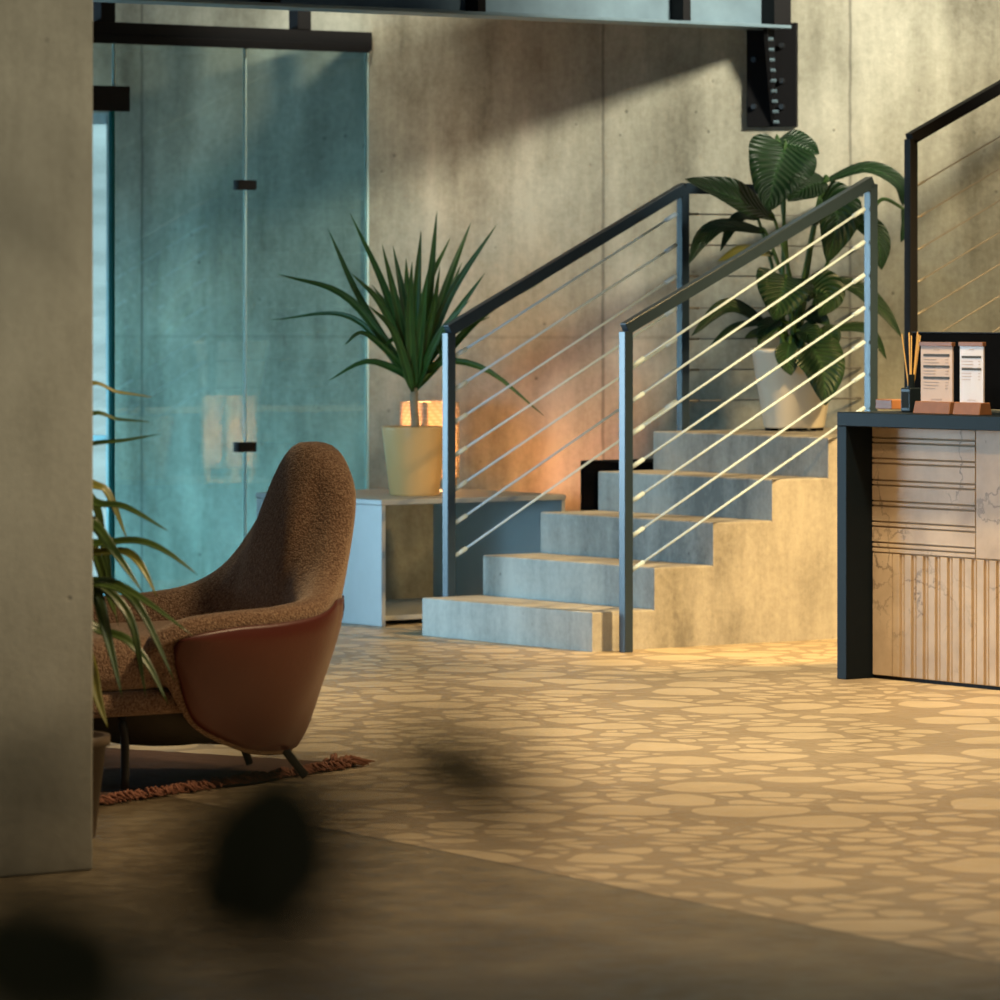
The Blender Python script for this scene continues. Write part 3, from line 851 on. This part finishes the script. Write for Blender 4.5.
def section(i):
    t, n, u = frame(i); R, B, S = R2[i], B2[i], S2[i]
    hgt = min(1, max(0, (R.z-.47)/.4)); rho = .031+.023*hgt
    nh = V((n.x, n.y, 0)).normalized()
    low = max(0, min(1, (R.z-B.z)/.35))
    pts = [B,
           B.lerp(R, .30)+nh*(.030*low),
           B.lerp(R, .62)+nh*(.048*low),
           R+n*rho*.75-u*rho*1.3,
           R+n*rho*.55-u*rho*.25,
           R-n*rho*.45,
           R-n*rho*1.55-u*rho*.45,
           R.lerp(S, .30)-n*rho*1.3,
           R.lerp(S, .65)-n*rho*.6,
           S,
           B.lerp(S, .55)]
    return pts
SECS = [cat(section(i), 4, True) for i in range(NTH)]
# tidy rounding at the two arm fronts
def shrink(sec, k, d):
    c = sum(sec, V((0, 0, 0)))/len(sec)
    return [c+(p-c)*k+d for p in sec]
def endcaps(secs):
    f0 = (R2[0]-R2[2]).normalized(); f1 = (R2[-1]-R2[-3]).normalized()
    a = [shrink(secs[0], .35, f0*.034), shrink(secs[0], .72, f0*.026), shrink(secs[0], .92, f0*.012)]
    b = [shrink(secs[-1], .92, f1*.012), shrink(secs[-1], .72, f1*.026), shrink(secs[-1], .35, f1*.034)]
    return a+secs+b
ALL = endcaps(SECS)
bm = NB(); rr = [[bm.verts.new(p) for p in s] for s in ALL]; m_ = len(rr[0])
for i in range(len(rr)-1):
    for k in range(m_): bm.faces.new((rr[i][k], rr[i][(k+1) % m_], rr[i+1][(k+1) % m_], rr[i+1][k]))
bm.faces.new(rr[0]); bm.faces.new(rr[-1])
shell = obj('boucle_shell', bm, M['boucle'], ch, smooth=True)
# leather outer cover: follows the outside from near the base to under the roll
def outer(i, t):       # t in 0..1 from the base to the roll's outer point
    pts = section(i)[:4]; c = SECS[i][:13]
    x = t*12; k = min(11, int(x)); return c[k].lerp(c[k+1], x-k)
bm = NB(); grid = []
i0 = 4; i1 = NTH-1-i0; nt_ = 18
for i in range(i0, i1+1):
    t, n, u = frame(i); nh = V((n.x, n.y, 0)).normalized()
    zmax = .482
    tt = 1.0
    while tt > .2 and (outer(i, tt).z > zmax): tt -= .01
    tt = min(tt, 1.0)
    e = min(i-i0, i1-i)/9.0
    kk = 1 if e >= 1 else math.sqrt(max(0, 1-(1-e)**2))
    lo_, hi_ = .075, tt
    md = .70*hi_+.3*lo_
    lo2 = md+(lo_-md)*(.15+.85*kk); hi2 = md+(hi_-md)*(.15+.85*kk)
    row = []
    for j in range(nt_+1):
        f = j/nt_; p = outer(i, lo2+(hi2-lo2)*f)
        puff = .010*min(1, min(f, 1-f)*7)*min(1, e*2+.15)
        row.append(bm.verts.new(p+nh*(.002+puff)))
    grid.append(row)
for i in range(len(grid)-1):
    for j in range(nt_): bm.faces.new((grid[i][j], grid[i+1][j], grid[i+1][j+1], grid[i][j+1]))
lt = obj('leather_cover', bm, M['leather'], ch, smooth=True)
tag(lt, label='reddish brown leather outer cover')
sd = lt.modifiers.new('thickness', 'SOLIDIFY'); sd.thickness = .004; sd.offset = 1
for idx in (6*SUB+2, NTH-1-6*SUB-2):
    t, n, u = frame(idx); nh = V((n.x, n.y, 0)).normalized(); bm = NB(); tt = 1.0
    while outer(idx, tt).z > .49: tt -= .01
    tube(bm, [outer(idx, .1+(tt-.1)*k/14)+nh*.0165*min(1, min(k/14, 1-k/14)*7+.3) for k in range(15)], .0022, 6)
    obj('seam', bm, M['seam'], lt, smooth=True)
# seat
def rounded(name, lo, hi, r, m, seg=5):
    bm = NB(); box(bm, lo, hi, r, seg=seg); return obj(name, bm, m, ch, smooth=True)
rounded('seat_cushion', (-.46, -.285, .262), (.26, .285, .405), .055, M['boucle'])
rounded('seat_frame', (-.44, -.27, .195), (.20, .27, .262), .025, M['boucle'], 3)
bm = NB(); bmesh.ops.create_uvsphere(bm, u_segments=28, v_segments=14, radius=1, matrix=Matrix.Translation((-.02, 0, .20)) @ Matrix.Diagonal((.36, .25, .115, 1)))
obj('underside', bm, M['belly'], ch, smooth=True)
for s in (-1, 1):
    bm = NB(); tube(bm, cat([(-.29, s*.215, 0), (-.29, s*.215, .13), (-.297, s*.21, .185), (-.27, s*.19, .215)], 5), .0115, 12); obj('leg', bm, M['blackleg'], ch, smooth=True)
    bm = NB(); tube(bm, [(.287+.045*(s+1), s*.21, 0), (.237+.045*(s+1), s*.18, .075), (.185+.02*(s+1), s*.155, .14)], .0115, 12); obj('leg', bm, M['blackleg'], ch, smooth=True)

# ------------------------------------------------------------------ palm behind the column
qc = V((5.925, 10.04, 0))
qp = empty('potted_palm', qc, 'small palm with drooping blades in a brown pot behind the left column', 'plant')
bm = NB(); lathe(bm, [(.12, 0), (.124, .006), (.150, .225), (.160, .228), (.160, .252), (.146, .252), (.142, .21)], 40)
obj('pot', bm, M['brownpot'], qp)
for p in qp.children[0].data.polygons: p.use_smooth = abs(p.normal.z) < .8
bm = NB(); lathe(bm, [(.02, .21), (.142, .213), (.05, .222)], 28); obj('soil', bm, M['soil'], qp)
QD = qc.dot(DD)
tops = [at(52, 470, D=QD), at(66, 530, D=QD-.05), at(60, 590, D=QD-.1)]
for tpt in tops:
    bm = NB(); tube(bm, [x-qc for x in cat([qc+V((random.uniform(-.05, .05), random.uniform(-.05, .05), .215)), qc.lerp(tpt, .6)+V((0, 0, .15)), tpt], 8)], [.010-.0003*i for i in range(17)], 8)
    obj('stem', bm, M['stem'], qp, smooth=True)
PLM = [([(92, 486), (108, 495), (128, 541)], 0, 0, 1), ([(92, 503), (125, 508), (168, 531)], 0, -.1, 0), ([(92, 526), (116, 555), (143, 593)], 1, -.15, 1),
       ([(88, 545), (135, 542), (165, 552), (198, 575)], 1, -.1, 0), ([(90, 553), (125, 553), (142, 568), (157, 597)], 1, -.12, 1), ([(90, 583), (115, 585), (150, 605), (193, 636)], 2, -.2, 0),
       ([(92, 588), (108, 640), (122, 697)], 2, -.12, 0), ([(95, 585), (130, 620), (146, 697)], 2, -.1, 0), ([(110, 587), (140, 610), (175, 682)], 2, -.15, 0),
       ([(92, 628), (125, 640), (148, 665), (168, 704)], 2, -.1, 0), ([(88, 660), (98, 700), (108, 728)], 2, -.05, 1), ([(88, 417), (118, 420), (149, 422)], 0, .05, 0), ([(85, 447), (125, 441), (161, 434)], 0, .05, 0),
       ([(85, 389), (118, 393), (152, 397)], 0, .1, 1), ([(90, 520), (104, 545), (112, 590)], 1, .05, 0), ([(90, 500), (100, 530), (110, 585)], 0, .08, 0), ([(90, 545), (110, 600), (118, 625)], 1, .1, 0)]
for path, si, dz, yl in PLM:
    s0 = tops[si]; n = len(path)
    P = [s0]+[at(x, y, D=QD-.03+dz*(i+1)/n) for i, (x, y) in enumerate(path)]
    leaf(qp, P, .036 if path[0][1] > 450 else .022, M['yellowleaf'] if yl and random.random() < .6 else M['palm'], hint=V((0, 0, 1))+TOCAM*.6, fold=.2, origin=qc, nseg=18)

# ------------------------------------------------------------------ foreground shrub, close to the lens and out of focus
fd = 1.04
fc = at(170, 1000, D=fd); fc.z = 0
fp = empty('potted_shrub', fc, 'dark leaved shrub close to the camera, blurred at the lower left', 'plant')
bm = NB(); lathe(bm, [(.13, 0), (.135, .01), (.17, .38), (.175, .40), (.16, .40), (.155, .36)], 40); obj('pot', bm, M['brownpot'], fp)
bm = NB(); lathe(bm, [(.02, .36), (.155, .362), (.05, .37)], 28); obj('soil', bm, M['soil'], fp)
def branch(pts, r=.006):
    bm = NB(); q = cat(pts, 8); tube(bm, [x-fc for x in q], [r*(1-.6*i/len(q)) for i in range(len(q))], 8); obj('branch', bm, M['trunk'], fp, smooth=True)
b0_ = fc+V((0, 0, .36))
NL = [  # px path, depth, width
    ([(258, 975), (264, 865), (290, 730)], 0.983, 0.0427, HB(.1, .1)), ([(262, 950), (230, 890), (212, 800)], 0.983, 0.0302, HB(-.2, .1)), ([(275, 955), (302, 860), (338, 760)], 0.952, 0.0268, HB(.4, .1)),
    ([(350, 765), (450, 770), (560, 830)], 0.905, 0.0244, HB(0, .2)),
    ([(60, 1060), (60, 960), (40, 880)], 0.983, 0.0282, HB(0, .3)), ([(120, 1060), (110, 970), (120, 900)], 0.983, 0.0173, HB(.2, .3)), ([(10, 1050), (0, 950), (-10, 870)], 0.967, 0.0267, HB(-.2, .3)), ([(130, 1040), (80, 990), (10, 930)], 0.936, 0.0189, HB(0, .6)),
    ([(-60, 810), (20, 785), (110, 760)], 0.952, 0.0157, HB(0, .5)),
    ([(0, 160), (55, 200), (120, 235)], 0.858, 0.0122, HB(0, .6)), ([(-50, 230), (-12, 262), (25, 305)], 0.874, 0.0210, HB(0, .5))]
for path, d, w, h in NL:
    P = [at(x, y, D=d+.02*i) for i, (x, y) in enumerate(path)]
    leaf(fp, P, w, M['near'], hint=h, prof='oval', fold=.15, origin=fc, nseg=12)
branch([b0_, b0_.lerp(at(290, 1060, D=1.014), .6), at(300, 1060, D=1.014), at(292, 940, D=1.014)], .0035)
branch([b0_, at(60, 1120, D=1.045), at(60, 1030, D=1.045)], .0035)
branch([b0_, at(300, 1150, D=1.014), at(320, 960, D=0.936), at(350, 765, D=0.905)], .0018)
branch([b0_-RD*.02, at(-360, 850, D=0.975), at(-260, 420, D=0.897), at(-120, 165, D=0.874), at(0, 160, D=0.858)], .0025)
branch([at(-260, 420, D=0.897), at(-140, 290, D=0.889), at(-50, 230, D=0.874)], .002)
branch([at(-360, 850, D=0.975), at(-180, 830, D=0.959), at(-60, 810, D=0.952)], .002)

# ------------------------------------------------------------------ light
def lamp(name, typ, loc, col, power, target=None, **kw):
    l = bpy.data.lights.new(name, typ); l.color = col; l.energy = power
    for k, v in kw.items(): setattr(l, k, v)
    o = bpy.data.objects.new(name, l); COL.objects.link(o); o.location = loc
    if target is not None: o.rotation_euler = (V(target)-V(loc)).to_track_quat('-Z', 'Y').to_euler()
    return o
# ceiling spots (warm)
lamp('wall_spot', 'SPOT', (12.6, 11.3, 4.2), (1, .93, .74), 2100, on_wall(770, -70), spot_size=math.radians(43), spot_blend=1, shadow_soft_size=.3)
lamp('landing_spot', 'SPOT', (12.6, 11.0, 4.0), (1, .80, .48), 750, on_wall(985, 225), spot_size=math.radians(25), spot_blend=1, shadow_soft_size=.2)
lamp('stair_spot', 'SPOT', (11.6, 11.2, 3.3), (1, .67, .29), 1700, (11.9, 14.0, .1), spot_size=math.radians(54), spot_blend=.9, shadow_soft_size=.15)
lamp('floor_spot', 'SPOT', (9.4, 11.5, 4.4), (1, .76, .44), 1200, (9.7, 11.8, 0), spot_size=math.radians(76), spot_blend=.9, shadow_soft_size=.2)
lamp('near_floor_spot', 'SPOT', (8.6, 8.6, 4.2), (1, .72, .40), 770, (7.3, 9.1, 0), spot_size=math.radians(72), spot_blend=1, shadow_soft_size=.2)
lamp('desk_spot', 'SPOT', (7.2, 10.4, 3.4), (1, .66, .34), 300, (10.75, 11.6, .6), spot_size=math.radians(34), spot_blend=1, shadow_soft_size=.12)
# daylight through the windows on the left, with added fills below
lamp('window_daylight', 'AREA', (6.4, 20.3, 1.1), (.50, .79, 1.0), 78, (11.0, 15.0, .3), shape='RECTANGLE', size=4.0, size_y=1.6, spread=math.radians(75))
lamp('table_panel_fill', 'AREA', (4.9, 12.6, .9), (.34, .72, 1.0), 7, (11.7, 16.0, .15), shape='RECTANGLE', size=1.2, size_y=1.2, spread=math.radians(34))  # added cool fill that brightens the inner right panel of the table
lamp('glass_room_teal_fill', 'AREA', at(-130, 470, D=20.0), (.20, .68, .92), 15, on_wall(220, 560), shape='RECTANGLE', size=1.2, size_y=.9, spread=math.radians(120))  # added inside the glass room to wash its lower wall blue-green
lamp('glass_room_wall_fill', 'SPOT', at(330, -130, D=19.9), (1, .96, .78), 34, on_wall(300, 190), spot_size=math.radians(90), spot_blend=1, shadow_soft_size=.1)  # added to lighten the upper wall behind the glass
lamp('wall_glow_fill', 'SPOT', (12.0, 16.02, .28), (1, .38, .13), 24, on_wall(545, 385), spot_size=math.radians(95), spot_blend=1, shadow_soft_size=.04)  # added for the orange glow on the wall, without a fixture
lamp('lamp_bulb', 'POINT', lc+V((0, 0, .2)), (1, .50, .20), 34, shadow_soft_size=.03)
# room light on the near column, from the right front
lamp('column_spot', 'SPOT', (7.3, 5.0, 3.8), (1, .90, .66), 560, (5.2, 9.4, 1.95), spot_size=math.radians(42), spot_blend=1, shadow_soft_size=.3)

w = bpy.data.worlds.new('World'); scene.world = w; w.use_nodes = True
bg = w.node_tree.nodes['Background']
bg.inputs[0].default_value = (.85, .93, 1.0, 1); bg.inputs[1].default_value = .038

# ------------------------------------------------------------------ camera
cd = bpy.data.cameras.new('Camera'); cam = bpy.data.objects.new('Camera', cd); COL.objects.link(cam)
cam.location = CAM
cam.rotation_euler = DD.to_track_quat('-Z', 'Y').to_euler()
cd.sensor_width = 36; cd.lens = F*36/1000
cd.shift_y = -(500-HZ)/1000
cd.clip_start = .05; cd.clip_end = 200
cd.dof.use_dof = True; cd.dof.focus_distance = 15.0; cd.dof.aperture_fstop = cd.lens/1000/.028
scene.camera = cam
scene.view_settings.view_transform = 'Standard'; scene.view_settings.look = 'None'
scene.view_settings.gamma = 1; scene.view_settings.use_curve_mapping = False
scene.view_settings.exposure = 0.07
